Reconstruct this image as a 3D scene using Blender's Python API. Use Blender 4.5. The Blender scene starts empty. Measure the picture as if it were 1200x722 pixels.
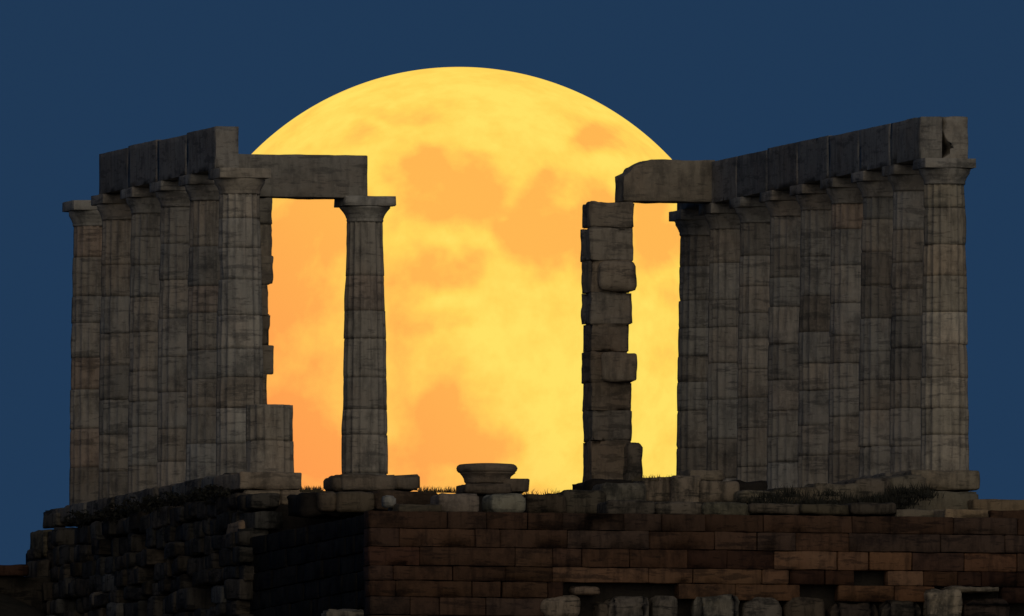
import bpy, bmesh, math, random
from mathutils import Vector, Matrix, noise
R = math.radians
sc = bpy.context.scene
COL = sc.collection

# ------------------------------------------------------------------ camera
# a telephoto lens about 1.2 km from the headland, near sea level
S = 60.0                    # photo pixels per metre at the ruin (photo is 1200 wide)
F = 74900.0                 # focal length in photo pixels
D = F / S                   # distance to the ruin
TE = 0.050                  # tan of elevation
E = math.atan(TE)
TH = math.asin(0.2333)      # angle between the view and the long axis of the temple
CT, ST = math.cos(TH), math.sin(TH)
H = D * TE - 3.30
X0 = (280.5 - 600) / S
CAM = Vector((0, -D, -H))
cd = bpy.data.cameras.new('camera'); cam = bpy.data.objects.new('camera', cd); COL.objects.link(cam)
cam.location = CAM; cam.rotation_euler = (R(90) + E, 0, 0)
cd.sensor_width = 36; cd.lens = 36 * F / 1200.0
cd.clip_start = 10; cd.clip_end = 200000
sc.camera = cam

# ------------------------------------------------------------------ sky and light
SUN_AZ = 10                 # degrees to the right of straight behind the camera
SUN_EL = 9
w = bpy.data.worlds.new('World'); sc.world = w; w.use_nodes = True
nt = w.node_tree; bg = nt.nodes['Background']
sky = nt.nodes.new('ShaderNodeTexSky'); sky.sky_type = 'NISHITA'; sky.sun_disc = False
sky.sun_elevation = R(SUN_EL); sky.sun_rotation = R(180 - SUN_AZ)
sky.air_density = 1.0; sky.dust_density = 0.3; sky.ozone_density = 5.0; sky.altitude = 0
# the dusk sky is deep blue right down to the horizon: read the sky a little higher than it is drawn
tcw = nt.nodes.new('ShaderNodeTexCoord'); ad = nt.nodes.new('ShaderNodeVectorMath'); ad.operation = 'ADD'
ad.inputs[1].default_value = (0, 0, 0.42); nt.links.new(tcw.outputs['Generated'], ad.inputs[0])
nm_ = nt.nodes.new('ShaderNodeVectorMath'); nm_.operation = 'NORMALIZE'; nt.links.new(ad.outputs[0], nm_.inputs[0])
nt.links.new(nm_.outputs[0], sky.inputs[0]) if len(sky.inputs) else None
nt.links.new(sky.outputs[0], bg.inputs[0]); bg.inputs[1].default_value = 0.0285
ld = bpy.data.lights.new('sun', 'SUN'); ld.energy = 0.73; ld.angle = R(75); ld.color = (1.0, 0.84, 0.61)
sun = bpy.data.objects.new('sun', ld); COL.objects.link(sun)
a = R(SUN_AZ); Ldir = Vector((math.sin(a) * math.cos(R(SUN_EL)), -math.cos(a) * math.cos(R(SUN_EL)), math.sin(R(SUN_EL))))
sun.rotation_euler = Ldir.to_track_quat('Z', 'Y').to_euler()
sc.view_settings.view_transform = 'Standard'; sc.view_settings.look = 'None'
sc.view_settings.exposure = 0; sc.view_settings.gamma = 1
sc.render.resolution_x = 1024; sc.render.resolution_y = 616

# ------------------------------------------------------------------ frames of reference
# temple frame: w = across the rows (to the right), u = along the rows (away), z up
def T(wv, u, z):
    return Vector((X0 + wv * CT - u * ST, wv * ST + u * CT, z))
FWD = Vector((0, math.cos(E), math.sin(E))); UP = Vector((0, -math.sin(E), math.cos(E)))
def ray(px, py):
    return (FWD * F + Vector((1, 0, 0)) * (px - 600) + UP * (361 - py)).normalized()
def on_u(px, py, u):        # where a sight line meets the plane u = const -> (w, z)
    d = ray(px, py); n = Vector((-ST, CT, 0)); o = T(0, u, 0)
    p = CAM + d * ((o - CAM).dot(n) / d.dot(n)); q = p - Vector((X0, 0, 0))
    return q.x * CT + q.y * ST, p.z
def on_w(px, py, wv):       # plane w = const -> (u, z)
    d = ray(px, py); n = Vector((CT, ST, 0)); o = T(wv, 0, 0)
    p = CAM + d * ((o - CAM).dot(n) / d.dot(n)); q = p - Vector((X0, 0, 0))
    return -q.x * ST + q.y * CT, p.z

# ------------------------------------------------------------------ materials
def stone_mat(name, base, dark, stain=0.5, rough=0.9, bump=0.5, warm=(0.42, 0.27, 0.17), warm_amt=0.25):
    m = bpy.data.materials.new(name); m.use_nodes = True; t = m.node_tree; n = t.nodes; l = t.links
    b = n['Principled BSDF']; b.inputs['Roughness'].default_value = rough
    b.inputs['Specular IOR Level'].default_value = 0.2
    tc = n.new('ShaderNodeNewGeometry')
    def nz(scale, detail, vec=None, rr=0.6):
        k = n.new('ShaderNodeTexNoise'); k.inputs['Scale'].default_value = scale; k.inputs['Detail'].default_value = detail
        k.inputs['Roughness'].default_value = rr
        l.new(vec or tc.outputs['Position'], k.inputs['Vector']); return k.outputs['Fac']
    def ramp(f, p0, p1):
        k = n.new('ShaderNodeMapRange'); k.inputs[1].default_value = p0; k.inputs[2].default_value = p1; l.new(f, k.inputs[0]); return k.outputs[0]
    def mix(f, a_, b_, mode='MIX'):
        k = n.new('ShaderNodeMix'); k.data_type = 'RGBA'; k.blend_type = mode
        for sock, v in ((k.inputs[0], f), (k.inputs[6], a_), (k.inputs[7], b_)):
            if isinstance(v, (int, float)): sock.default_value = v
            elif isinstance(v, tuple): sock.default_value = (*v, 1)
            else: l.new(v, sock)
        return k.outputs[2]
    def mul(a_, k_):
        k = n.new('ShaderNodeMath'); k.operation = 'MULTIPLY'; l.new(a_, k.inputs[0])
        if isinstance(k_, (int, float)): k.inputs[1].default_value = k_
        else: l.new(k_, k.inputs[1])
        return k.outputs[0]
    mp = n.new('ShaderNodeMapping'); mp.inputs['Scale'].default_value = (1, 1, 0.18); l.new(tc.outputs['Position'], mp.inputs[0])
    mh = n.new('ShaderNodeMapping'); mh.inputs['Scale'].default_value = (0.35, 0.35, 2.2); l.new(tc.outputs['Position'], mh.inputs[0])
    c = mix(mul(ramp(nz(0.9, 4), 0.45, 0.7), warm_amt), base, warm)
    c = mix(mul(ramp(nz(7.0, 5, mp.outputs[0]), 0.48, 0.66), stain), c, dark)         # rain streaks
    c = mix(mul(ramp(nz(1.7, 6), 0.52, 0.66), stain * 1.1), c, dark)                   # lichen and soot patches
    c = mix(mul(ramp(nz(3.2, 4, mh.outputs[0]), 0.56, 0.62), stain * 1.1), c, dark)
    c = mix(mul(ramp(nz(9, 3, mh.outputs[0]), 0.60, 0.66), stain), c, dark)    # bedding veins
    c = mix(mul(ramp(nz(14, 3), 0.5, 0.75), 0.35), c, tuple(min(1, x * 1.45) for x in base))
    oi = n.new('ShaderNodeObjectInfo'); c = mix(1.0, c, oi.outputs['Color'], 'MULTIPLY')
    at = n.new('ShaderNodeAttribute'); at.attribute_name = 'tint'; c = mix(1.0, c, at.outputs['Color'], 'MULTIPLY')
    l.new(c, b.inputs['Base Color'])
    bp = n.new('ShaderNodeBump'); bp.inputs['Strength'].default_value = bump; bp.inputs['Distance'].default_value = 0.05
    l.new(nz(9, 8, None, 0.7), bp.inputs['Height']); l.new(bp.outputs[0], b.inputs['Normal'])
    return m
MARBLE = stone_mat('weathered_marble', (0.48, 0.45, 0.39), (0.15, 0.145, 0.135), 0.58)
ARCH = stone_mat('architrave_marble', (0.42, 0.405, 0.37), (0.13, 0.13, 0.13), 0.5)
BROWN = stone_mat('brown_poros', (0.115, 0.072, 0.050), (0.030, 0.020, 0.017), 0.65, warm=(0.115, 0.062, 0.040), warm_amt=0.5)
RUBBLE = stone_mat('dark_poros', (0.17, 0.155, 0.13), (0.03, 0.03, 0.028), 0.75, warm_amt=0.15, warm=(0.16, 0.10, 0.06))
CORE = stone_mat('earth_core', (0.035, 0.03, 0.025), (0.015, 0.013, 0.012), 0.5, warm_amt=0.1, warm=(0.05, 0.03, 0.02))
GROUND = stone_mat('dry_ground', (0.06, 0.052, 0.038), (0.03, 0.03, 0.02), 0.6, warm_amt=0.3, warm=(0.09, 0.06, 0.04))
def flat_mat(name, col, rough=0.8):
    m = bpy.data.materials.new(name); m.use_nodes = True; b = m.node_tree.nodes['Principled BSDF']
    b.inputs['Roughness'].default_value = rough
    nz = m.node_tree.nodes.new('ShaderNodeTexNoise'); nz.inputs['Scale'].default_value = 3
    mx = m.node_tree.nodes.new('ShaderNodeMix'); mx.data_type = 'RGBA'
    mx.inputs[6].default_value = (*col, 1); mx.inputs[7].default_value = (*[c * 0.45 for c in col], 1)
    m.node_tree.links.new(nz.outputs['Fac'], mx.inputs[0]); m.node_tree.links.new(mx.outputs[2], b.inputs['Base Color'])
    return m
LEAF = flat_mat('scrub_leaf', (0.028, 0.028, 0.018))
DRYGRASS = flat_mat('dry_grass', (0.14, 0.11, 0.06))

# ------------------------------------------------------------------ mesh helpers
def fbm(p, o=3):
    s = 0; a_ = 1
    for _ in range(o):
        s += a_ * noise.noise(p); p = p * 2.03 + Vector((7.1, 3.3, 1.7)); a_ *= 0.5
    return s
def rbox(bm, size, mat=None, r=0.03, rough=0.02, cell=0.12, seed=0, tint=(1, 1, 1), chip=0.05):
    """a weathered rectangular stone: rounded box with worn faces and chipped corners"""
    h = [s / 2 for s in size]; r = min(r, min(h) * 0.6)
    n = [max(2, min(26, int(round(s / cell)))) for s in size]
    so = Vector((seed * 3.17 % 97, seed * 7.71 % 89, seed * 1.93 % 83))
    key = {}; vs = []
    lay = bm.loops.layers.float_color.get('tint') or bm.loops.layers.float_color.new('tint')
    def line(i, k):      # extra rows close to the edges keep the edge radius tight
        t = k / n[i]
        if k == 0: return -h[i]
        if k == n[i]: return h[i]
        if k == 1: return -h[i] + min(r * 1.0, h[i] * .5)
        if k == n[i] - 1: return h[i] - min(r * 1.0, h[i] * .5)
        return -h[i] + 2 * h[i] * t
    def vert(i, j, k):
        if (i, j, k) in key: return key[(i, j, k)]
        p = Vector((line(0, i), line(1, j), line(2, k)))
        q = p + so
        rr = r * (1 + 1.5 * max(0, noise.noise(q * 1.7)))
        onb = sum((i in (0, n[0]), j in (0, n[1]), k in (0, n[2])))
        if onb >= 2:
            rr += chip * max(0, noise.noise(q * 2.3 + Vector((5, 5, 5))) - 0.08) * 2
        rr = min(rr, min(h) * 0.9)
        inner = Vector([max(-h[a_] + rr, min(h[a_] - rr, p[a_])) for a_ in range(3)])
        d = p - inner
        nn = d.normalized() if d.length > 1e-6 else Vector((0, 0, 1))
        if d.length > 1e-6: p = inner + nn * min(rr, d.length)
        p += nn * rough * (fbm(q * 2.2, 3) - 0.2)
        v = bm.verts.new(mat @ p if mat else p); key[(i, j, k)] = v; return v
    def quad(a_, b_, c_, d_):
        try: f = bm.faces.new((a_, b_, c_, d_))
        except ValueError: return
        f.smooth = True
        for lp in f.loops: lp[lay] = (*tint, 1)
    for k in (0, n[2]):
        for i in range(n[0]):
            for j in range(n[1]):
                q = [vert(i, j, k), vert(i + 1, j, k), vert(i + 1, j + 1, k), vert(i, j + 1, k)]
                quad(*(q if k else q[::-1]))
    for j in (0, n[1]):
        for i in range(n[0]):
            for k in range(n[2]):
                q = [vert(i, j, k), vert(i + 1, j, k), vert(i + 1, j, k + 1), vert(i, j, k + 1)]
                quad(*(q[::-1] if j else q))
    for i in (0, n[0]):
        for j in range(n[1]):
            for k in range(n[2]):
                q = [vert(i, j, k), vert(i, j + 1, k), vert(i, j + 1, k + 1), vert(i, j, k + 1)]
                quad(*(q if i else q[::-1]))
def build(name, bm, mat, parent=None, loc=(0, 0, 0), rz=0.0, color=(1, 1, 1), recalc=False):
    if recalc: bmesh.ops.recalc_face_normals(bm, faces=bm.faces)
    me = bpy.data.meshes.new(name); bm.to_mesh(me); bm.free(); me.materials.append(mat)
    if 'tint' not in me.color_attributes:
        ca = me.color_attributes.new('tint', 'FLOAT_COLOR', 'POINT')
        ca.data.foreach_set('color', [1.0] * (4 * len(me.vertices)))
    o = bpy.data.objects.new(name, me); COL.objects.link(o)
    o.location = loc; o.rotation_euler = (0, 0, rz); o.color = (*color, 1)
    if parent: o.parent = parent
    return o
def tag(o, label=None, cat=None, group=None, kind=None):
    if label: o['label'] = label
    if cat: o['category'] = cat
    if group: o['group'] = group
    o['kind'] = kind or 'thing'
    return o
def thing(name, label, cat, loc, rz=0.0, group=None):
    o = bpy.data.objects.new(name, None); COL.objects.link(o); o.location = loc; o.rotation_euler = (0, 0, rz)
    return tag(o, label, cat, group)
def shade(rng, lo=0.75, hi=1.15, warmth=0.12):
    v = rng.uniform(lo, hi); k = rng.uniform(-warmth * 0.5, warmth)
    return (v * (1 + k), v, v * (1 - k))

# ------------------------------------------------------------------ columns
def drum_bm(r0, r1, h, seed, depth=0.05, wear=1.0, cap_in=0.006):
    bm = bmesh.new(); NA = 16 * 7; NR = max(4, int(h / 0.07)); so = Vector((seed * 5.3 % 91, seed * 2.9 % 77, seed * 8.1 % 67))
    rings = []
    for k in range(NR + 1):
        t = k / NR; z = h * t; rr = r0 + (r1 - r0) * t
        e = min(t, 1 - t) * h
        ring = []
        for q in range(NA):
            a_ = 2 * math.pi * q / NA; ft = (q % 7) / 7.0
            fl = 1 - (2 * ft - 1) ** 2
            base = Vector((math.cos(a_), math.sin(a_), 0)); p = base * rr + Vector((0, 0, z)) + so
            worn = min(1, max(0, min(1, noise.noise(p * 1.3) * 1.6 + 0.1)) * wear)
            rad = rr - depth * fl * (1 - 0.75 * worn) - depth * 0.6 * worn * 0.6
            rad += 0.010 * wear * fbm(p * 3.0, 3)
            gouge = noise.noise(p * 1.1 + Vector((11, 2, 5)))
            if gouge > 0.45: rad -= 0.12 * (gouge - 0.45) * wear
            if e < 0.035: rad -= cap_in * (1 - e / 0.035) + 0.05 * max(0, noise.noise(p * 2.1 + Vector((1, 9, 4))) - 0.2) * wear
            ring.append(bm.verts.new((base.x * rad, base.y * rad, z)))
        rings.append(ring)
    for k in range(NR):
        for q in range(NA):
            f = bm.faces.new((rings[k][q], rings[k][(q + 1) % NA], rings[k + 1][(q + 1) % NA], rings[k + 1][q])); f.smooth = True
    bm.faces.new(rings[0][::-1]); bm.faces.new(rings[-1])
    return bm
def lathe_bm(prof, seed, seg=64, rough=0.008):
    bm = bmesh.new(); rings = []; so = Vector((seed * 3.3 % 71, seed * 4.7 % 53, 0))
    for r_, z in prof:
        ring = []
        for q in range(seg):
            a_ = 2 * math.pi * q / seg; d = Vector((math.cos(a_), math.sin(a_), 0)); p = d * r_ + Vector((0, 0, z)) + so
            rad = r_ + rough * fbm(p * 3, 3) - 0.07 * max(0, noise.noise(p * 1.6) - 0.35)
            ring.append(bm.verts.new((d.x * rad, d.y * rad, z)))
        rings.append(ring)
    for k in range(len(rings) - 1):
        for q in range(seg):
            f = bm.faces.new((rings[k][q], rings[k][(q + 1) % seg], rings[k + 1][(q + 1) % seg], rings[k + 1][q])); f.smooth = True
    bm.faces.new(rings[0][::-1]); bm.faces.new(rings[-1])
    return bm
CAP_H, AB_H = 0.50, 0.20
def column(wv, u, z0, height, label, group, seed, rl=0.480, ru=0.405, ab=1.04, full=True, tints={}, lean=0.0):
    rng = random.Random(seed * 31 + 7)
    t = thing('doric_column' if full else 'column_stub', label, 'column', T(wv, u, z0), TH, group)
    shaft = height - CAP_H if full else height
    zs = [0.0]
    while zs[-1] < shaft - 0.01:
        hh = rng.uniform(0.50, 0.78)
        if shaft - (zs[-1] + hh) < 0.38: hh = shaft - zs[-1]
        zs.append(zs[-1] + hh)
    tot = 5.52
    def rad(z):
        k = min(1, z / tot); return rl + (ru - rl) * k + 0.012 * math.sin(math.pi * k)
    for k in range(len(zs) - 1):
        h_ = zs[k + 1] - zs[k]
        c = shade(rng, 0.86, 1.12, 0.06)
        if rng.random() < 0.08: c = (c[0] * 1.04, c[1] * 0.92, c[2] * 0.86)
        elif rng.random() < 0.10: c = tuple(q * .74 for q in c)
        if k in tints: c = tints[k]
        wear = rng.choice([0.5, 0.8, 1.0, 1.4])
        d = build('drum', drum_bm(rad(zs[k]), rad(zs[k + 1]), h_ - 0.004 + (0 if k else .032), seed * 20 + k, wear=wear, cap_in=rng.choice([.000, .001, .003, .008])), MARBLE, t,
                  (rng.uniform(-.006, .006), rng.uniform(-.006, .006), zs[k] + (0.002 if k else -.03)), 0.0, c)
    if full:
        c = shade(rng, 0.85, 1.1, 0.06)
        cp = bpy.data.objects.new('capital', None); COL.objects.link(cp); cp.location = (0, 0, shaft); cp.parent = t
        n = rad(shaft); q = ab / 2
        prof = [(n - .006, 0), (n + .004, .03), (n, .07), (n + .015, .085), (n + .02, .11), (n + .05, .165), (n + .085, .215), (q - .025, .265), (q - .008, .288), (q - .02, .302)]
        bm = lathe_bm(prof, seed)
        cm = build('echinus', bm, MARBLE, cp, (0, 0, 0), 0, c)
        bm = bmesh.new(); rbox(bm, (ab, ab, AB_H - 0.004), Matrix.Translation((0, 0, 0.302 + AB_H / 2)), 0.012, 0.012, 0.10, seed + 500)
        build('abacus', bm, MARBLE, cp, (0, 0, 0), 0, c)
    return t

BAY = 2.522
WR = 12.33
ORD = ['first', 'second', 'third', 'fourth', 'fifth', 'sixth', 'seventh', 'eighth', 'ninth']
# left row: six standing columns and the stub of a seventh, nearer one
lab_left = ['nearest and rightmost fluted column of the left row, holding the free end of the architrave',
            'second fluted column from the near end of the left row',
            'third fluted column from the near end of the left row',
            'third fluted column from the far left end of the left row',
            'second fluted column from the far left, under the outer end of the left architrave',
            'leftmost fluted column, its capital bare against the dark blue sky']
for i in range(6):
    column(0, i * BAY, 0, 6.02, lab_left[i], 'standing columns of the left row', 10 + i)
column(0.02, -BAY * 0.98, -.15, 1.43, 'short broken stub of a fluted column in front of the nearest left column', 'column stubs', 31, full=False,
       tints={0: (.95, .90, .84), 1: (.88, .85, .8), 2: (.9, .86, .8)})
# right row of nine
for j in range(9):
    lab = ('rightmost and nearest column of the right row, under the cracked architrave end' if j == 0 else
           'farthest column of the right row, its capital showing beside the moonlit gap' if j == 8 else
           '%s fluted column of the right row, counted from its right end' % ORD[j])
    tn = {0: (1.1, 1.06, 1), 1: (1.0, .97, .9), 2: (1.15, 1.1, 1.02), 3: (1.0, .96, .9), 4: (1.35, 1.32, 1.25), 5: (.95, .92, .85), 6: (1.1, 1.0, .88), 7: (.85, .82, .76), 8: (.9, .88, .8)} if j == 0 else {}
    column(WR, (j - 3) * BAY, -0.04 - (.09 if j == 0 else 0), 6.02 + (.09 if j == 0 else 0), lab, 'standing columns of the right row', 40 + j * 1, tints=tn)
# lone inner column in front of the moon
UP_ = 4 * BAY
wc, zc = on_u(427.5, 231, UP_)
column(wc, UP_, zc - 6.0, 6.0, 'lone slender fluted column standing against the left part of the moon', 'inner columns', 71, rl=0.478, ru=0.362, ab=1.03)

# ------------------------------------------------------------------ placed blocks
def pblock(name, x0, x1, y0, y1, u, depth, label, cat, mat=ARCH, seed=1, r=0.03, rough=0.02, tint=(1, 1, 1), group=None, chip=0.06, cell=0.09, tilt=0.0, yaw=0.0, flank=None):
    """a stone whose front face, on the plane u, covers the photo rectangle x0..x1, y0..y1 (in photo pixels)"""
    if flank is None: flank = x0 in (376, 727, 575, 694, 697, 564, 50, 29, 446)
    if flank: depth = min(depth, (x1 - x0) / 30); x0 += 14 * depth      # the left flank shows too
    w0, _ = on_u(x0, (y0 + y1) / 2, u); w1, _ = on_u(x1, (y0 + y1) / 2, u)
    _, zt = on_u((x0 + x1) / 2, y0, u); _, zb = on_u((x0 + x1) / 2, y1, u)
    bm = bmesh.new(); rbox(bm, (abs(w1 - w0), depth, zt - zb), Matrix.Translation((0, 0, (zt - zb) / 2)) @ Matrix.Rotation(tilt, 4, 'Y'), r, rough, cell, seed, chip=chip)
    o = build(name, bm, mat, None, T((w0 + w1) / 2, u + depth / 2, zb), TH + yaw, tint)
    return tag(o, label, cat, group)
def tblock(name, w0, w1, u0, u1, z0, z1, label, cat, mat=ARCH, seed=1, r=0.03, rough=0.02, tint=(1, 1, 1), group=None, chip=0.06, cell=0.11):
    bm = bmesh.new(); rbox(bm, (w1 - w0, u1 - u0, z1 - z0), Matrix.Translation((0, 0, (z1 - z0) / 2)), r, rough, cell, seed, chip=chip)
    o = build(name, bm, mat, None, T((w0 + w1) / 2, (u0 + u1) / 2, z0), TH, tint)
    return tag(o, label, cat, group)

AH = 0.83; AT = 0.475
rng = random.Random(5)
ZT = 6.024
for i in range(4):
    c = shade(rng, 0.72, 1.0, 0.03)
    tblock('architrave_block', -AT, -0.02 if i < 2 else AT, i * BAY + .002, (i + 1) * BAY - .002, ZT, ZT + AH - (0.03 if i in (1, 3) else 0),
           ['right, highest beam of the left architrave, its square end facing the viewer', 'second beam from the right in the left architrave',
            'third beam from the right in the left architrave', 'leftmost beam of the left architrave, cut off against the sky'][i],
           'stone beam', seed=110 + i, tint=c, group='architrave beams of the left row', r=0.004, rough=.006, cell=.06, chip=.07)
ZR = ZT - 0.04
for j in range(8):
    u0 = (j - 3) * BAY; c = shade(rng, 0.75, 1.0, 0.03)
    lab = '%s beam of the right architrave, counted from its right end' % ORD[j]
    if j == 0:
        tblock('architrave_block', WR - AT, WR - 0.045, u0 + .006, u0 + BAY - .006, ZR, ZR + AH, 'outer left half of the split beam at the right end of the right architrave', 'stone beam', seed=131, tint=(.9, .9, .88), group='architrave beams of the right row', r=0.015)
        # inner slab with a ragged crack face
        bm = bmesh.new(); L_ = BAY * 0.99; W_ = AT + 0.035
        rbox(bm, (W_, L_, AH), Matrix.Translation((0, 0, AH / 2)), 0.015, 0.02, 0.07, 133, chip=0.05)
        for v in bm.verts:
            if v.co.x < -W_ / 2 + 0.12 and v.co.y < 0:
                zf = v.co.z / AH
                cut = 0.17 * max(0, min(1, (.62 - zf) / .35)) * (1 if zf > .06 else 0) + 0.05 * max(0, 1 - abs(zf - 0.80) / 0.15) + 0.02 + 0.05 * noise.noise(v.co * 7)
                if zf > 0.03: v.co.x += max(0, cut)
        o = build('architrave_block', bm, ARCH, None, T(WR + AT - W_ / 2, u0 + L_ / 2 - .002, ZR), TH, (1.05, 1.02, .96))
        tag(o, 'inner right half of the split beam at the right end, beside the ragged black crack', 'stone beam', 'architrave beams of the right row')
    else:
        tblock('architrave_block', WR - AT - 0 * rng.random(), WR + AT, u0 + .002, u0 + BAY - .002, ZR, ZR + AH - rng.choice([0, 0.012, 0.025, -0.015]), lab, 'stone beam',
               seed=131 + 2 * j, tint=c, group='architrave beams of the right row', r=0.004, rough=.006, cell=.06, chip=.07)

# cross beams of the porch
pblock('cross_beam', 262, 431, 181, 231, UP_ - 0.40, 0.80, 'long square beam bridging from the left row to the lone column before the moon', 'stone beam', seed=151, tint=(.78, .76, .72), r=0.012, rough=0.012)
# ragged right-hand beam: outline cut in a subdivided block
w0, _ = on_u(730, 210, UP_ - .4); w1, _ = on_u(838, 210, UP_ - .4); _, zt = on_u(780, 187, UP_ - .4); _, zb = on_u(780, 236, UP_ - .4)
bm = bmesh.new(); LW = w1 - w0; HH = zt - zb
rbox(bm, (LW, 0.8, HH), Matrix.Translation((0, 0, HH / 2)), 0.015, 0.015, 0.07, 161, chip=0.04)
for v in bm.verts:
    s_ = (v.co.x + LW / 2) * 58.3; zf = v.co.z / HH
    lim = 1.0
    if s_ < 32:                       # broken upper left corner
        lim = (0.62 if s_ < 5 else 0.62 + .028 * (s_ - 5) if s_ < 11 else .80 + .0095 * (s_ - 11)) + 0.04 * noise.noise(v.co * 5)
    v.co.z *= lim
    if s_ < 12: v.co.x += (0.05 * noise.noise(v.co * 4) + 0.03)
o = build('cross_beam', bm, ARCH, None, T((w0 + w1) / 2, UP_, zb), TH, (.88, .8, .68))
tag(o, 'short beam with a broken left corner bridging the ragged pier and the right row', 'stone beam')

# ------------------------------------------------------------------ ragged piers (antae)
def pier(name, label, courses, u, depth, seed, group, base_tint):
    """courses: list of (x0, x1, y0, y1, radius) in photo pixels on the plane u"""
    xs = [c[0] for c in courses]; w_, _ = on_u((min(xs) + max(c[1] for c in courses)) / 2, 400, u)
    _, zb = on_u(700, courses[-1][3], u)
    t = thing(name, label, 'pier', T(w_, u + depth / 2, zb), TH, group); rng = random.Random(seed)
    for k, (x0, x1, y0, y1, r_) in enumerate(courses):
        x0 += 14 * depth
        a0, zt = on_u(x0, y0, u); a1, _ = on_u(x1, y0, u); _, z0 = on_u(x0, y1, u)
        bm = bmesh.new(); dj = rng.uniform(-.03, .03)
        rbox(bm, (a1 - a0, depth + dj, zt - z0 + .03), Matrix.Translation((0, 0, (zt - z0) / 2)) @ Matrix.Rotation(rng.uniform(-.012, .012), 4, 'Y'), r_ * .3, 0.035, 0.045, seed + k * 3, chip=0.10)
        s_ = shade(rng, 0.7, 1.1, 0.08); s_ = tuple(a_ * b_ for a_, b_ in zip(s_, base_tint))
        build('course_block', bm, MARBLE, t, ((a0 + a1) / 2 - w_, 0, z0 - zb), rng.uniform(-.02, .02), s_)
    return t
pier('ragged_pier', 'ragged pier of stacked worn blocks standing alone before the right part of the moon', [
    (681, 744, 237, 266, .10), (680, 742, 267, 304, .05), (681, 738, 305, 342, .05), (681, 741, 343, 378, .05), (682, 738, 379, 411, .06),
    (681, 735, 412, 447, .06), (682, 741, 448, 480, .05), (683, 741, 481, 516, .05), (682, 740, 517, 600, .05)], UP_ - .4, 0.80, 301, None, (.80, .74, .68))
pier('ragged_pier', 'ragged pier of worn blocks mostly hidden behind the nearest left column', [
    (262, 319, 232, 262, .05), (262, 319, 263, 300, .05), (262, 320, 301, 332, .06), (262, 314, 333, 368, .05), (262, 316, 369, 404, .05),
    (262, 321, 405, 437, .07), (262, 314, 438, 476, .05), (262, 313, 477, 600, .05)], UP_ - .4, 0.80, 341, None, (.72, .68, .62))
# stones still bonded into the lone pier and sticking out of it
pblock('wall_stone', 694, 747.5, 305, 341, UP_ - .62, 0.7, 'upper of two blocks sticking out of the right side of the lone ragged pier', 'stone', MARBLE, 371, .11, .03, (.9, .8, .7), chip=.12)
pblock('wall_stone', 697, 748, 413, 447, UP_ - .62, 0.7, 'lower of two blocks sticking out of the right side of the lone ragged pier', 'stone', MARBLE, 372, .06, .03, (.9, .8, .7), chip=.1)
pblock('boulder', 727, 755, 518, 575, UP_ - .75, 0.6, 'upright rounded boulder leaning at the foot of the lone ragged pier', 'boulder', RUBBLE, 374, .22, .05, (1.6, 1.5, 1.4), chip=.2)

# ------------------------------------------------------------------ foundations
UF = -15.7; WN = -1.0
TOPZ = on_u(433, 598.5, UF)[1]
BASEZ = -4.6
def course_wall(name, label, plane, fixed, rows, seed, mat, parent_struct=None, group=None, jit=0.02):
    """rows: list of (z0, z1, [(a0, a1, tint or None)]) ; plane 'u' stones face -u at u=fixed, plane 'w' stones face -w at w=fixed"""
    bm = bmesh.new(); rng = random.Random(seed)
    for z0, z1, segs in rows:
        for a0, a1, tn in segs:
            if tn is None: continue
            dp = rng.uniform(.45, .6); out = rng.uniform(-jit, jit)
            sz = (a1 - a0 - .007, dp, z1 - z0 - .005)
            if plane == 'u': M = Matrix.Translation(((a0 + a1) / 2, fixed + out + dp / 2, (z0 + z1) / 2))
            else: sz = (dp, a1 - a0 - .012, z1 - z0 - .010); M = Matrix.Translation((fixed + out + dp / 2, (a0 + a1) / 2, (z0 + z1) / 2))
            rbox(bm, sz, M, rng.uniform(.008, .022), 0.015, 0.10, rng.randrange(9999), tn, chip=.06)
    o = build(name, bm, mat, None, (X0, 0, 0), TH)
    return tag(o, label, 'wall', group)
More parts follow.
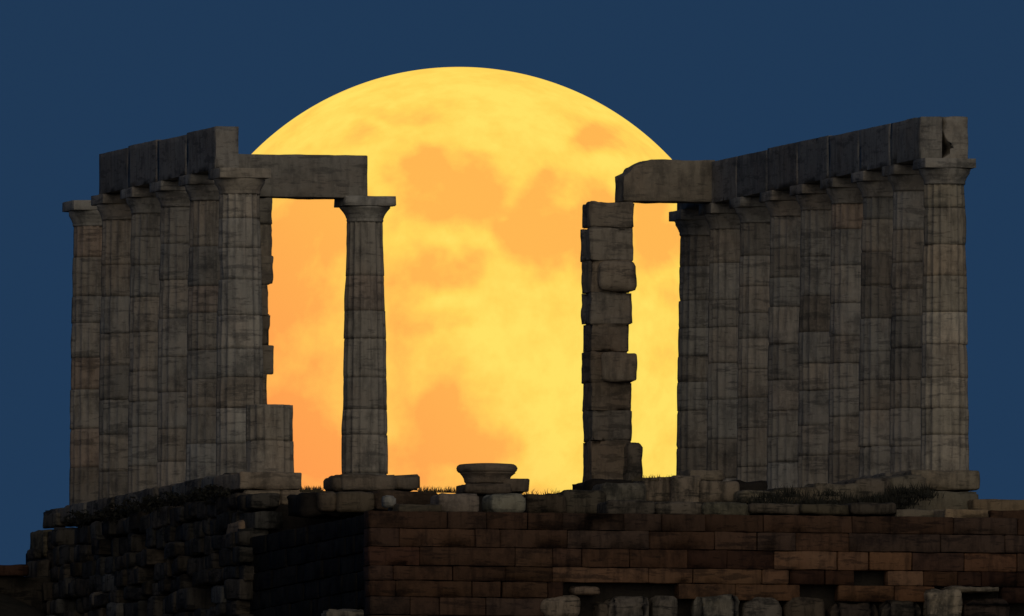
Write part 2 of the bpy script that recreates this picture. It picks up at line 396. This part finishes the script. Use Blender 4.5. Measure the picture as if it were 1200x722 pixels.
# west foundation wall: joints read off the photograph (x), the rest is continued to the corner of the temple
def pxw(x): return on_u(x, 650, UF)[0]
def zrow(y): return on_u(600, y, UF)[1]
LIGHT = (2.3, 2.1, 1.75); MID = (1.35, 1.2, 1.05); DK = (.62, .50, .46)
rngw = random.Random(77)
def fill(x0, x1, avg=58, lo=.8, hi=1.25, hole=0.0):
    out = []; x = x0
    while x < x1 - 1:
        n_ = x + rngw.uniform(.55, 1.5) * avg
        if x1 - n_ < avg * .5: n_ = x1
        out.append((pxw(x), pxw(n_), None if rngw.random() < hole else shade(rngw, lo, hi, .14))); x = n_
    return out
def px_seg(l): return [(pxw(a_), pxw(b_), t_) for a_, b_, t_ in l]
W_END = 1290
rows = [
 (zrow(620.5), zrow(600), fill(433, W_END, 70, .7, 1.05)),
 (zrow(642), zrow(620.5), px_seg([(433, 468, (.9, .85, .85)), (468, 557, (1.25, 1.1, .95)), (557, 586, (1.1, 1, .9))]) + fill(586, W_END, 75, .75, 1.15)),
 (zrow(664), zrow(642), px_seg([(433, 492, (1, .8, .75)), (492, 604, (.95, .85, .75)), (604, 648, (1.2, 1.1, .95)), (648, 682, (1.1, 1, .95)), (682, 738, (1.1, .95, .8)), (738, 806, (1.05, .9, .75)),
     (806, 852, DK), (852, 907, DK), (907, 981, LIGHT), (982, 1018, (2.0, 1.75, 1.45)), (1019, 1069, (2.1, 1.75, 1.3)), (1069, 1130, (.95, .85, .85)), (1130, 1192, (1.7, 1.4, 1.15)), (1192, W_END, MID)])),
 (zrow(681.5), zrow(664), px_seg([(433, 461, (.95, .9, .9)), (461, 531, (1, .9, .8)), (531, 593, (.8, .7, .6)), (593, 648, (.8, .7, .55)), (648, 760, (2.01, 1.84, 1.55)), (760, 812, (1.72, 1.55, 1.26)), (812, 893, (1.84, 1.67, 1.32)),
     (893, 925, (2.0, 1.8, 1.5)), (927, 967, DK), (967, 1001, (.7, .55, .45)), (1001, 1040, None), (1040, 1082, LIGHT), (1082, 1122, (.85, .7, .55)), (1122, 1150, DK), (1150, 1192, (.5, .38, .35)), (1192, W_END, DK)])),
 (zrow(700.5), zrow(681.5), px_seg([(433, 464, (.85, .75, .65)), (464, 553, (.95, .85, .7)), (553, 587, (.9, .8, .7)), (589, 642, (.95, .85, .7)), (642, 660, (.6, .5, .45)), (660, 795, None), (795, 862, (1.35, 1.2, .95)), (862, 938, (1.5, 1.3, 1.0)),
     (938, 982, None), (982, 1048, (1.6, 1.35, 1.0)), (1048, 1096, (1.6, 1.3, .95)), (1096, 1175, None), (1175, W_END, (.6, .5, .5))])),
 (zrow(722), zrow(700.5), fill(433, 640, 60, .7, 1.1)),
 (zrow(745), zrow(722), fill(433, 640, 60, .7, 1.1)),
]
wf = course_wall('foundation_wall', 'brown coursed stone wall across the front, with a few pale blocks', 'u', UF, rows, 401, BROWN)
# north return of the same foundation, falling away to the left, its deep shade put into the stone tint
LEN = 11.0
def ru(n0, n1, avg): 
    out = []; x = n0
    while x < n1 - .01:
        n_ = x + rngw.uniform(.6, 1.4) * avg
        if n1 - n_ < avg * .5: n_ = n1
        out.append((x, n_, tuple(.2 * q for q in shade(rngw, .5, .9, .1)))); x = n_  # scaled down to near black: the unlit side is painted by tint
    return out
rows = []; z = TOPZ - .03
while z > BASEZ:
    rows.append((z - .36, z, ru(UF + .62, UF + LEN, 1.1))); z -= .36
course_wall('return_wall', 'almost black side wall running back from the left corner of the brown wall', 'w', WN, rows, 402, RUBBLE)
# solid core under everything
def core(name, label, boxes):
    bm = bmesh.new()
    for k, (a0, a1, b0, b1, z0, z1) in enumerate(boxes):
        rbox(bm, (a1 - a0, b1 - b0, z1 - z0), Matrix.Translation(((a0 + a1) / 2, (b0 + b1) / 2, (z0 + z1) / 2)), .05, .05, .9, 900 + k, chip=.1)
    o = build(name, bm, CORE, None, (X0, 0, 0), TH); return o
o = core('podium_fill', '', [(WN + .35, 13.6, UF + .35, -4.5, BASEZ, TOPZ - .03), (-.55, 13.6, -4.8, 16.2, BASEZ, -.75), (.8, 11.5, 8.6, 15.8, -1.5, .0)])
tag(o, kind='structure')

# left (north) foundation: rough rubble face with krepis steps
def rubble_face(name, label, w_of_z, u0, u1, z0, z1, seed, mat, miss=.06, size=.42, tint_fn=None):
    bm = bmesh.new(); rng = random.Random(seed); z = z1
    while z > z0:
        h_ = rng.uniform(.26, .42); u = u0 + rng.uniform(-.2, .2)
        while u < u1:
            L_ = rng.uniform(.5, 1.7) * size * 1.7
            if rng.random() > miss:
                dz = rng.uniform(-.04, .04); out = rng.uniform(-.12, .10); dp = .6
                tn = shade(rng, .3, 0.65, .12)  # dark stone, tinted lower still to paint the shade of this side
                if rng.random() < .10: tn = tuple(q * 1.7 for q in tn)
                M = Matrix.Translation((w_of_z(z) + out + dp / 2, u + L_ / 2, z - h_ / 2 + dz)) @ Matrix.Rotation(rng.uniform(-.06, .06), 4, 'X') @ Matrix.Rotation(rng.uniform(-.12, .12), 4, 'Z')
                rbox(bm, (dp, L_ - .03, h_ - .02 + rng.uniform(-.05, .05)), M, rng.uniform(.02, .06), .035, .10, rng.randrange(9999), tn, chip=.14)
            u += L_
        z -= h_
    o = build(name, bm, mat, None, (X0, 0, 0), TH); return tag(o, label, 'wall')
rubble_face('rubble_wall', 'dark rough rubble foundation below the left row of columns', lambda z: -.95 - .10 * max(0, -z - .4) - (.0 if z > -1.2 else .1), -5.3, 13.2, BASEZ, -.52, 501, RUBBLE)
# stylobate slabs under the left row
rng = random.Random(9); u = -4.6; k = 0
nm = ['first', 'second', 'third', 'fourth', 'fifth', 'sixth', 'seventh', 'eighth', 'ninth', 'tenth', 'eleventh', 'twelfth', 'thirteenth', 'fourteenth']
u = -1.9
while u < 13.3:
    L_ = BAY / 2
    d_ = rng.uniform(.5, .8)
    tblock('stylobate_slab', -.60 - rng.uniform(0, .10), .75, u + .008, u + L_ - .008, -.34, -.005, 'the %s worn slab, counted from the near end, of the course under the left row' % nm[k], 'stone slab', RUBBLE, 600 + k, .05, .03,
           shade(rng, 1.0, 1.9, .08), 'slabs under the left row', chip=.14)
    u += L_; k += 1
# krepis steps in profile at the far left
pblock('step_block', 65, 82, 600, 617, 12.9, 1.2, 'small worn block just below the foot of the leftmost column', 'stone block', RUBBLE, 641, .05, .03, (1.2, 1.15, 1.05), 'step blocks at the far left')
pblock('step_block', 51, 76, 620, 653, 12.5, 1.3, 'upright block on the second step down at the far left', 'stone block', RUBBLE, 642, .06, .03, (1.3, 1.2, .9), 'step blocks at the far left')
pblock('step_block', 29, 50, 642, 656, 12.2, 1.3, 'small dark block on the third step down at the far left', 'stone block', RUBBLE, 643, .06, .03, (.8, .8, .8), 'step blocks at the far left')
pblock('step_block', 29, 60, 655, 700, 12.0, 1.5, 'larger block below the third step at the far left', 'stone block', RUBBLE, 644, .06, .03, (.8, .75, .7), 'step blocks at the far left')
pblock('unlit_ground_fill', -60, 62, 674, 760, 11.7, 2.5, 'black block added for the unlit ground below the reddish slab at the left edge', 'low wall', RUBBLE, 646, .06, .05, (.3, .28, .26))  # added block, tinted near black to stand for unlit ground
pblock('step_block', -42, 34, 661, 675, 11.5, 1.4, 'long flat reddish slab at the left edge of the picture', 'stone slab', BROWN, 645, .04, .02, (.9, .75, .7), 'step blocks at the far left')
# front (west) end of the left foundation: pale step blocks under the stub
ub = -4.0
for k, (x0, x1, y0, y1, tn, lab) in enumerate([
    (281, 354.5, 553, 573.5, (.80, .70, .60), 'flat slab directly under the broken column stub'),
    (289, 330, 574, 592, (.72, .63, .52), 'left block of the second course under the column stub'),
    (330, 377, 574, 592, (.74, .62, .50), 'right block of the second course under the column stub'),
    (287, 327, 592.5, 609, (.72, .58, .44), 'left block of the third course under the column stub'),
    (327, 374, 592.5, 610, (.76, .60, .45), 'right block of the third course under the column stub'),
    (282, 325, 610, 627, (.85, .66, .50), 'lowest pale block under the column stub, at the top of the black wall'),
    (325, 352, 610, 630, (.22, .2, .17), 'dark lowest block under the column stub, right of the pale one')]):
    pblock('step_block', x0, x1, y0, y1, ub - .12 * k, 1.4 if k else 2.4, lab, 'stone block', MARBLE, 660 + k, .035, .03, tn, 'step blocks under the column stub', chip=.08)
# slabs and stones on the platform, left to right
D2 = (.55, .49, .42)
for k, (x0, x1, y0, y1, u_, dp, mt, tn, r_, lab, nme, ct) in enumerate([
    (376, 409, 557, 575, -6.0, 1.0, MARBLE, (.42, .37, .32), .07, 'low block left of the lone column foot', 'fallen_block', 'stone block'),
    (401, 466, 555.5, 575, -6.1, 1.3, MARBLE, (.58, .52, .46), .05, 'broad slab across the foot of the lone column', 'fallen_block', 'stone slab'),
    (458, 492, 556, 574, -6.0, 1.0, MARBLE, (.50, .45, .40), .04, 'low block right of the lone column foot', 'fallen_block', 'stone block'),
    (374, 396, 575, 600, -7.2, 1.0, MARBLE, (.40, .34, .28), .08, 'dark rough block below the left side of the lone column', 'fallen_block', 'stone block'),
    (396, 441, 576, 600, -7.3, 1.0, MARBLE, (.36, .31, .25), .06, 'dark broad block below the lone column', 'fallen_block', 'stone block'),
    (441, 515, 575, 598, -7.4, 1.0, MARBLE, (.30, .22, .17), .05, 'long brown block behind the small white stone', 'fallen_block', 'stone block'),
    (446, 466, 580, 595, -11.0, .35, MARBLE, (.95, 1.0, 1.02), .09, 'small rounded whitish stone on the platform edge', 'loose_stone', 'stone'),
    (515, 563, 578, 593, -11.0, .9, MARBLE, (.75, .66, .60), .06, 'pale block on the platform edge, left of and below the fallen capital', 'fallen_block', 'stone block'),
    (564, 618, 578, 592.5, -11.1, .9, MARBLE, (.80, .82, .72), .09, 'pale block directly below the fallen capital', 'fallen_block', 'stone block'),
    (466, 520, 590, 600, -11.3, .9, MARBLE, (.30, .27, .22), .04, 'thin dark slab right of the small white stone', 'fallen_block', 'stone slab'),
    (575, 621, 561, 577, -9.6, 1.0, MARBLE, (.42, .36, .31), .03, 'thick slab under and to the right of the fallen capital', 'fallen_block', 'stone slab'),
    (545, 600, 566, 579, -9.9, .9, MARBLE, (.38, .33, .29), .04, 'short block under the fallen capital', 'fallen_block', 'stone block'),
    (617, 665, 579, 599, -8.6, 1.2, RUBBLE, (.7, .6, .5), .07, 'dark block on the skyline left of the lone pier', 'fallen_block', 'stone block'),
    (661, 712, 574, 600, -8.4, 1.2, RUBBLE, (.8, .75, .65), .07, 'dark block at the left foot of the lone pier', 'fallen_block', 'stone block'),
    (706, 760, 565, 592, -8.2, 1.1, RUBBLE, (1.3, 1.3, 1.2), .10, 'rough dark block at the right foot of the lone pier', 'fallen_block', 'stone block'),
    (755, 792, 559, 588, -8.0, 1.1, RUBBLE, (1.8, 1.6, 1.4), .06, 'block with an upright joint in the gap between pier and right row', 'fallen_block', 'stone block'),
    (788, 822, 557, 592, -8.3, 1.1, RUBBLE, (2.0, 1.8, 1.6), .06, 'squarish grey block below the farthest right column', 'fallen_block', 'stone block'),
    (808, 850, 550, 563, -8.1, 1.0, MARBLE, (.62, .55, .46), .04, 'pale flat slab lying at the foot of the farthest right columns', 'fallen_block', 'stone slab'),
    (820, 868, 563, 590, -8.4, 1.0, RUBBLE, (1.8, 1.6, 1.4), .08, 'rough block under the pale flat slab', 'fallen_block', 'stone block'),
    (712, 770, 586, 600, -10.5, 1.0, RUBBLE, (.9, .85, .8), .07, 'low dark block on the wall top below the lone pier', 'fallen_block', 'stone block'),
    (768, 826, 587, 601, -10.4, 1.0, RUBBLE, (1.3, 1.2, 1.1), .07, 'low grey block on the wall top below the gap', 'fallen_block', 'stone block'),
    (824, 880, 588, 602, -10.6, 1.0, RUBBLE, (1.2, 1.2, 1.0), .07, 'low grey block on the wall top, right of the gap', 'fallen_block', 'stone block'),
    (1068, 1149, 550.5, 574, -8.35, 1.7, MARBLE, (.72, .66, .56), .05, 'upper slab under the foot of the rightmost column', 'stylobate_slab', 'stone slab'),
    (1062, 1149, 575, 598, -8.75, 1.4, MARBLE, (.50, .48, .40), .06, 'lower slab under the foot of the rightmost column', 'stylobate_slab', 'stone slab'),
    (1140, 1215, 585, 601, -9.2, 1.4, MARBLE, (.62, .50, .36), .04, 'pale low block at the right edge of the picture on the skyline', 'fallen_block', 'stone block'),
    (1050, 1110, 597, 604, -11.2, 1.0, MARBLE, (.55, .50, .42), .03, 'thin pale slab on the wall top, left of the right corner', 'fallen_block', 'stone slab'),
    (1108, 1160, 596.5, 604.5, -12.2, 1.0, MARBLE, (.9, .72, .52), .03, 'thin yellowish slab on the wall top below the rightmost column', 'fallen_block', 'stone slab'),
    (1160, 1240, 598, 608, -12.0, 1.0, BROWN, (.9, .8, .7), .03, 'thin brown slab on the wall top at the right edge', 'fallen_block', 'stone slab')]):
    if y1 >= 592 and u_ < -8: y1 = max(y1, 600 + .0125 * (x1 - 433))
    if x0 == 446: y1 = 595
    pblock(nme, x0, x1, y0, y1, u_, dp, lab, ct, mt, 700 + k, r_, .03, tn, chip=.10)
# fallen capital lying upside down on its slab
wc, z_ = on_u(571, 567, -9.2); _, zt = on_u(571, 543.5, -9.2)
t = thing('fallen_capital', 'fallen column capital like a shallow bowl, alone before the foot of the moon', 'capital', T(wc, -9.2, z_), TH)
hh = zt - z_
build('echinus', lathe_bm([(.42, 0), (.44, .03), (.445, .09), (.47, .14), (.515, hh - .21), (.55, hh - .18)], 81, 64, .03), MARBLE, t, (0, 0, 0), 0, (.55, .48, .42))
build('upper_disc', lathe_bm([(.50, 0), (.555, .015), (.585, .05), (.592, .10), (.575, .145), (.53, .175), (.30, .19), (.05, .19)], 82, 64, .035), MARBLE, t, (0, 0, hh - .19), 0, (.58, .51, .44))

# right row: stylobate slabs under the columns, seen as a line above the dark scrub
rng = random.Random(19); k = 0; u = -5.9
while u < 13.4:
    tblock('stylobate_slab', WR - .70 - rng.uniform(0, .12), WR + .8, u + .008, u + BAY - .008, -.40, -.045, 'the %s worn slab, counted from the near end, of the course under the right row' % nm[k], 'stone slab', RUBBLE, 800 + k, .05, .03,
           shade(rng, 1.2, 2.0, .08), 'slabs under the right row', chip=.12)
    u += BAY; k += 1
# broken second course in front of the right row (stepping down towards the left)
for k, (x0, x1, y0, y1, u_, mt, tn) in enumerate([
    (868, 915, 574, 592, -9.0, RUBBLE, (1.7, 1.6, 1.3)), (905, 962, 571, 590, -8.9, RUBBLE, (1.3, 1.2, 1.0)), (955, 1010, 566, 588, -8.8, RUBBLE, (1.5, 1.4, 1.2)),
    (1003, 1046, 560, 585, -8.7, RUBBLE, (1.3, 1.2, 1.1)), (1040, 1086, 556, 590, -8.7, RUBBLE, (1.4, 1.35, 1.2)),
    (878, 940, 589, 603, -10.8, RUBBLE, (1.0, .9, .8)), (938, 998, 590, 603, -11.0, RUBBLE, (.8, .75, .6)), (996, 1052, 588, 603, -11.2, RUBBLE, (.7, .65, .6))]):
    pos = ['first', 'second', 'third', 'fourth', 'fifth'][k] if k < 5 else ['first', 'second', 'third'][k - 5]
    pblock('broken_block', x0, x1, y0, y1, u_, 1.1, ('%s from left of the broken blocks at the foot of the right row' if k < 5 else '%s from left of the low blocks on the wall under the right row') % pos,
           'stone block', mt, 840 + k, .08, .04, tn, 'broken blocks below the right row', chip=.16, tilt=random.Random(k).uniform(-.05, .05))
# boulders and footing stones below the brown wall
rng = random.Random(3)
for k, (x0, x1, y0, y1, tn, r_, lab) in enumerate([
    (634, 684, 698, 726, (1.9, 1.7, 1.5), .16, 'leftmost footing boulder, pale and rounded, below the brown wall'),
    (672, 704, 686, 697, (1.6, 1.3, 1.1), .07, 'small flat stone wedged under the long pale course'),
    (702, 714, 704, 730, (.9, .8, .7), .06, 'narrow dark footing stone right of the leftmost boulder'),
    (713, 762, 699, 732, (1.3, 1.25, 1.2), .14, 'rounded grey footing boulder, second large one from the left'),
    (766, 798, 698, 732, (1.2, 1.15, 1.1), .12, 'grey footing stone at the centre of the bottom right rubble'),
    (815, 868, 696, 732, (1.5, 1.5, 1.4), .14, 'broad grey footing boulder below the middle pale blocks'),
    (873, 918, 699, 732, (1.25, 1.2, 1.15), .13, 'footing boulder right of the broad grey one'),
    (922, 968, 700, 734, (.8, .7, .6), .13, 'dark brownish footing boulder left of the black gap'),
    (975, 1030, 706, 740, (.5, .42, .38), .15, 'nearly black footing boulder under the warm pale blocks'),
    (1035, 1082, 704, 738, (.6, .55, .5), .15, 'dark footing boulder left of the pale upright stone'),
    (1088, 1129, 690, 740, (2.6, 2.4, 2.1), .09, 'tall pale upright stone at the bottom right'),
    (1132, 1186, 700, 742, (.45, .36, .34), .14, 'blackish boulder right of the pale upright stone'),
    (1110, 1172, 687.5, 694, (1.5, 1.4, 1.25), .03, 'thin pale slab above the pale upright stone'),
    (384, 427, 714, 732, (1.4, 1.35, 1.25), .05, 'grey slab at the bottom edge below the black side wall')]):
    u_ = UF - .12 - (.25 if 'upright' in lab else 0)
    if x0 == 384: u_ = -17.5
    pblock('footing_stone', x0, x1, y0, y1, u_, .7, lab, 'boulder' if 'boulder' in lab else 'stone', RUBBLE, 870 + k, r_, .05, tn, 'footing stones below the brown wall', chip=.2, cell=.07)

# ------------------------------------------------------------------ terrain and sea
SEA = -62.0
def ground_z(wv, u):
    dx = max(WN - .6 - wv, 0, wv - 13.8); dy = max(UF - .9 - u, 0, u - 16.5); d = math.hypot(dx, dy)
    base = -3.75 - .22 * d - .0012 * d * d if d < 120 else -47.43 - .5 * (d - 120)
    p = Vector((wv * .05, u * .05, 0)); z = base + fbm(p, 4) * min(1, d / 12) * min(6, .5 + d * .05)
    z += .25 * fbm(Vector((wv * .6, u * .6, 2)), 3) * min(1, d / 2)
    # rocky shoulder beyond the far left corner
    bx = (wv + 6.0) / 5.6; by = (u - 15.5) / 7.0
    z += 3.2 * math.exp(-(bx * bx) ** 1.5 - (by * by) ** 2) if wv < WN else 0
    return max(z, SEA - 6)
bm = bmesh.new(); NA = 220; rad_ = [0]; r_ = 1.0
while r_ < 420: rad_.append(r_); r_ += max(.45, r_ * .035)
prev = None; cw, cu = 6.2, 0.3
for r_ in rad_:
    ring = []
    if r_ == 0: ring = [bm.verts.new(T(cw, cu, ground_z(cw, cu)))]
    else:
        for q in range(NA):
            a_ = 2 * math.pi * q / NA; wv = cw + r_ * math.cos(a_); u = cu + r_ * math.sin(a_); ring.append(bm.verts.new(T(wv, u, ground_z(wv, u))))
    if prev:
        for q in range(NA):
            if len(prev) == 1: f = bm.faces.new((prev[0], ring[q], ring[(q + 1) % NA]))
            else: f = bm.faces.new((prev[q], ring[q], ring[(q + 1) % NA], prev[(q + 1) % NA]))
            f.smooth = True
    prev = ring
tag(build('ground', bm, GROUND), kind='structure')
bm = bmesh.new(); Q = 90000; N = 8
vs = [[bm.verts.new((-Q + 2 * Q * i / N, -Q + 2 * Q * j / N, SEA)) for j in range(N + 1)] for i in range(N + 1)]
for i in range(N):
    for j in range(N): bm.faces.new((vs[i][j], vs[i + 1][j], vs[i + 1][j + 1], vs[i][j + 1]))
m = bpy.data.materials.new('sea_water'); m.use_nodes = True; b = m.node_tree.nodes['Principled BSDF']
b.inputs['Base Color'].default_value = (.006, .015, .025, 1); b.inputs['Roughness'].default_value = .25
nz = m.node_tree.nodes.new('ShaderNodeTexNoise'); nz.inputs['Scale'].default_value = .3; nz.inputs['Detail'].default_value = 6
gm = m.node_tree.nodes.new('ShaderNodeNewGeometry'); bp = m.node_tree.nodes.new('ShaderNodeBump'); bp.inputs['Distance'].default_value = .4
m.node_tree.links.new(gm.outputs['Position'], nz.inputs['Vector']); m.node_tree.links.new(nz.outputs['Fac'], bp.inputs['Height']); m.node_tree.links.new(bp.outputs[0], b.inputs['Normal'])
tag(build('sea', bm, m), kind='structure')

# ------------------------------------------------------------------ scrub and grass
def leaves(bm, c, rx, ry, rz_, n_, rng, s=.05):
    for _ in range(n_):
        while True:
            p = Vector((rng.uniform(-1, 1), rng.uniform(-1, 1), rng.uniform(-.6, 1)))
            if p.length < 1 and noise.noise(p * 2.5 + c) > -.25: break
        p = c + Vector((p.x * rx, p.y * ry, p.z * rz_)); a_ = Vector((rng.gauss(0, 1), rng.gauss(0, 1), rng.gauss(0, 1))).normalized()
        b_ = a_.cross(Vector((rng.gauss(0, 1), rng.gauss(0, 1), rng.gauss(0, 1)))).normalized(); k = s * rng.uniform(.6, 1.4)
        bm.faces.new([bm.verts.new(p + a_ * k), bm.verts.new(p + b_ * k * .45), bm.verts.new(p - a_ * k), bm.verts.new(p - b_ * k * .45)])
rng = random.Random(12); bm = bmesh.new()
def blade(p, h_, rng, wd=.006):
    lean_ = Vector((rng.gauss(0, .35), rng.gauss(0, .35), 1)).normalized(); s_ = Vector((wd, 0, 0)); q = p + lean_ * h_ * .6
    bm.faces.new([bm.verts.new(p - s_), bm.verts.new(p + s_), bm.verts.new(q + s_ * .7), bm.verts.new(p + lean_ * h_ + Vector((rng.gauss(0, .02), 0, 0))), bm.verts.new(q - s_ * .7)])
for _ in range(34):
    x = rng.uniform(880, 1086); t_ = (x - 868) / 214; u_ = rng.uniform(-10.6, -9.2)
    y = rng.uniform(580, 600) - 8 * t_ * rng.random(); wv, z = on_u(x, y, u_); c = T(wv, u_, z); hh = rng.uniform(.1, .34)
    for _ in range(60): blade(c + Vector((rng.gauss(0, .14), rng.gauss(0, .1), -.02)), hh * rng.uniform(.4, 1.1), rng, .008)
    leaves(bm, c, .2, .2, .10, 30, rng, .03)
tag(build('scrub', bm, LEAF), kind='stuff', label='dark low weeds along the foot of the right row of columns', cat='scrub')
bm = bmesh.new()
for _ in range(26):
    u_ = rng.uniform(-3.5, 10.5); c = T(-1.0 + rng.uniform(-.15, .1), u_, -.42 + rng.uniform(-.15, .10))
    leaves(bm, c, .2, rng.uniform(.2, .5), rng.uniform(.08, .2), 90, rng, .045)
tag(build('scrub', bm, LEAF), kind='stuff', label='thin scrub clinging to the rubble under the left row', cat='scrub')
bm = bmesh.new()
for _ in range(900):
    x = rng.choice([rng.uniform(490, 545), rng.uniform(490, 700), rng.uniform(352, 378), rng.uniform(740, 800)]); u_ = rng.uniform(-8.2, -7.6)
    y = 579 if x < 700 else 564
    if 352 < x < 378: y = 577
    if 490 < x < 700: y = 577 + (x - 490) * .02
    wv, z = on_u(x, y, u_); blade(T(wv, u_, z), rng.uniform(.03, .16), rng)
tag(build('dry_grass', bm, DRYGRASS), kind='stuff', label='short dry grass along the skyline between the pier and the lone column', cat='grass')
# earth bank behind the loose blocks so that the skyline between them is closed
for k, (x0, x1, y0, y1, u_) in enumerate([(355, 700, 576, 604, -7.0), (690, 900, 561, 604, -6.8), (880, 1090, 578, 606, -8.0)]):
    w0, zt = on_u(x0, y0, u_); w1, _ = on_u(x1, y0, u_); _, zb = on_u(x0, y1, u_)
    bm = bmesh.new(); rbox(bm, (w1 - w0, 1.6, zt - zb), Matrix.Translation((0, 0, (zt - zb) / 2)), .10, .08, .14, 950 + k, chip=.2)
    tag(build('earth_bank', bm, CORE, None, T((w0 + w1) / 2, u_ + .8, zb), TH), kind='structure')

# ------------------------------------------------------------------ moon
MD = 60000.0; MC = (538, 419.5); MR = 341.0
mpos = CAM + ray(*MC) * MD; mr = MD * MR / F
bm = bmesh.new(); bmesh.ops.create_uvsphere(bm, u_segments=400, v_segments=240, radius=mr)
for f in bm.faces: f.smooth = True
o = build('moon', bm, ARCH, None, mpos)
o.data.materials.clear()
# broad dark maria: (x, y, rx, ry, strength) in photo pixels from the disc, stored on the surface as albedo
MARIA = [(536, 228, 62, 42, 1), (500, 205, 34, 24, .7), (640, 277, 60, 46, 1), (640, 225, 24, 26, .8), (600, 262, 30, 26, .9), (690, 275, 26, 50, .9), (708, 172, 32, 22, .85), (690, 160, 16, 14, .5), (470, 132, 40, 12, .45), (430, 165, 50, 14, .25),
         (524, 318, 44, 28, .9), (510, 385, 42, 14, .45), (468, 360, 20, 70, .45), (520, 480, 44, 42, 1), (558, 522, 46, 32, 1), (500, 545, 60, 36, .8), (350, 285, 52, 55, .95), (400, 250, 40, 40, .8), (335, 370, 55, 60, .85),
         (385, 420, 28, 24, .3), (345, 500, 60, 60, .9), (395, 545, 50, 40, .8), (465, 470, 20, 50, .35), (772, 272, 40, 46, 1), (772, 352, 20, 14, .4), (560, 180, 20, 10, .4), (545, 585, 200, 16, .45), (770, 420, 24, 20, .2)]
BRIGHT = [(543, 293, 26, 10, .8), (598, 256, 8, 6, .7), (620, 395, 90, 60, .6), (600, 330, 30, 40, .4), (540, 120, 220, 22, .3), (432, 520, 18, 16, .7), (690, 205, 30, 18, .5), (640, 500, 44, 80, .6), (375, 395, 26, 20, .5), (770, 480, 40, 90, .6), (450, 250, 20, 60, .3)]
me = o.data
ca = me.color_attributes['tint']; vals = []
Rt = Vector((1, 0, 0))
for v in me.vertices:
    x = MC[0] + v.co.dot(Rt) / mr * MR; y = MC[1] - v.co.dot(UP) / mr * MR
    p3 = Vector((x * .012, y * .012, 3)); x += 24 * fbm(p3, 5); y += 24 * fbm(p3 + Vector((9, 9, 9)), 4)
    dk = 0; br = 0
    if v.co.dot(FWD) < 0:
        for a_, b_, rx, ry, s_ in MARIA: dk = 1 - (1 - dk) * (1 - s_ * math.exp(-(((x - a_) / rx) ** 2 + ((y - b_) / ry) ** 2) ** 1.7))
        for a_, b_, rx, ry, s_ in BRIGHT: br = 1 - (1 - br) * (1 - s_ * math.exp(-(((x - a_) / rx) ** 2 + ((y - b_) / ry) ** 2)))
    vals += [dk, br, 0, 1]
ca.data.foreach_set('color', vals)
m = bpy.data.materials.new('moon_surface'); m.use_nodes = True; t = m.node_tree; n = t.nodes; l = t.links; n.clear()
out = n.new('ShaderNodeOutputMaterial'); em = n.new('ShaderNodeEmission'); l.new(em.outputs[0], out.inputs[0]); em.inputs[1].default_value = 1.0
at = n.new('ShaderNodeAttribute'); at.attribute_name = 'tint'; sp = n.new('ShaderNodeSeparateColor'); l.new(at.outputs['Color'], sp.inputs[0])
tcn = n.new('ShaderNodeTexCoord')
def mnoise(scale, detail, off=0):
    mp = n.new('ShaderNodeMapping'); mp.inputs['Location'].default_value = (off, off, off); mp.inputs['Scale'].default_value = (1 / mr,) * 3
    l.new(tcn.outputs['Object'], mp.inputs[0]); k = n.new('ShaderNodeTexNoise'); k.inputs['Scale'].default_value = scale; k.inputs['Detail'].default_value = detail
    l.new(mp.outputs[0], k.inputs['Vector']); return k.outputs['Fac']
def mth(op, a_, b_):
    k = n.new('ShaderNodeMath'); k.operation = op; k.use_clamp = False
    for s_, v in zip(k.inputs, (a_, b_)):
        if isinstance(v, (int, float)): s_.default_value = v
        else: l.new(v, s_)
    return k.outputs[0]
f = mth('ADD', mth('MULTIPLY', sp.outputs[0], .98), mth('MULTIPLY', sp.outputs[1], -.40))
f = mth('ADD', f, mth('MULTIPLY', mth('SUBTRACT', mnoise(5.5, 9), .5), 1.15))
f = mth('ADD', f, mth('MULTIPLY', mth('SUBTRACT', mnoise(17, 7, 3), .5), .6))
f = mth('ADD', f, mth('MULTIPLY', mth('SUBTRACT', mnoise(48, 4, 5), .5), .22))
f = mth('ADD', f, .27)
cr = n.new('ShaderNodeValToRGB'); e = cr.color_ramp.elements; cr.color_ramp.interpolation = 'LINEAR'
e[0].position = 0.0; e[0].color = (1.0, .76, .13, 1); e[1].position = 1.0; e[1].color = (1.0, .475, .085, 1)
x = e.new(.35); x.color = (1.0, .67, .105, 1)
l.new(f, cr.inputs[0])
sx = n.new('ShaderNodeSeparateXYZ'); l.new(tcn.outputs['Object'], sx.inputs[0])
low = mth('MULTIPLY', mth('ADD', mth('MULTIPLY', sx.outputs[2], -1.0), mth('MULTIPLY', sx.outputs[0], -1.1)), 1 / mr)   # its lower left side glows redder
mr_ = n.new('ShaderNodeMapRange'); l.new(low, mr_.inputs[0]); mr_.inputs[1].default_value = -.1; mr_.inputs[2].default_value = 1.15
rd = n.new('ShaderNodeMix'); rd.data_type = 'RGBA'; rd.blend_type = 'MULTIPLY'; l.new(mr_.outputs[0], rd.inputs[0]); l.new(cr.outputs[0], rd.inputs[6]); rd.inputs[7].default_value = (1, .68, .9, 1)
l.new(rd.outputs[2], em.inputs[0])
me.materials.append(m)
tag(o, 'huge yellow and orange full moon rising behind the ruin', 'moon')
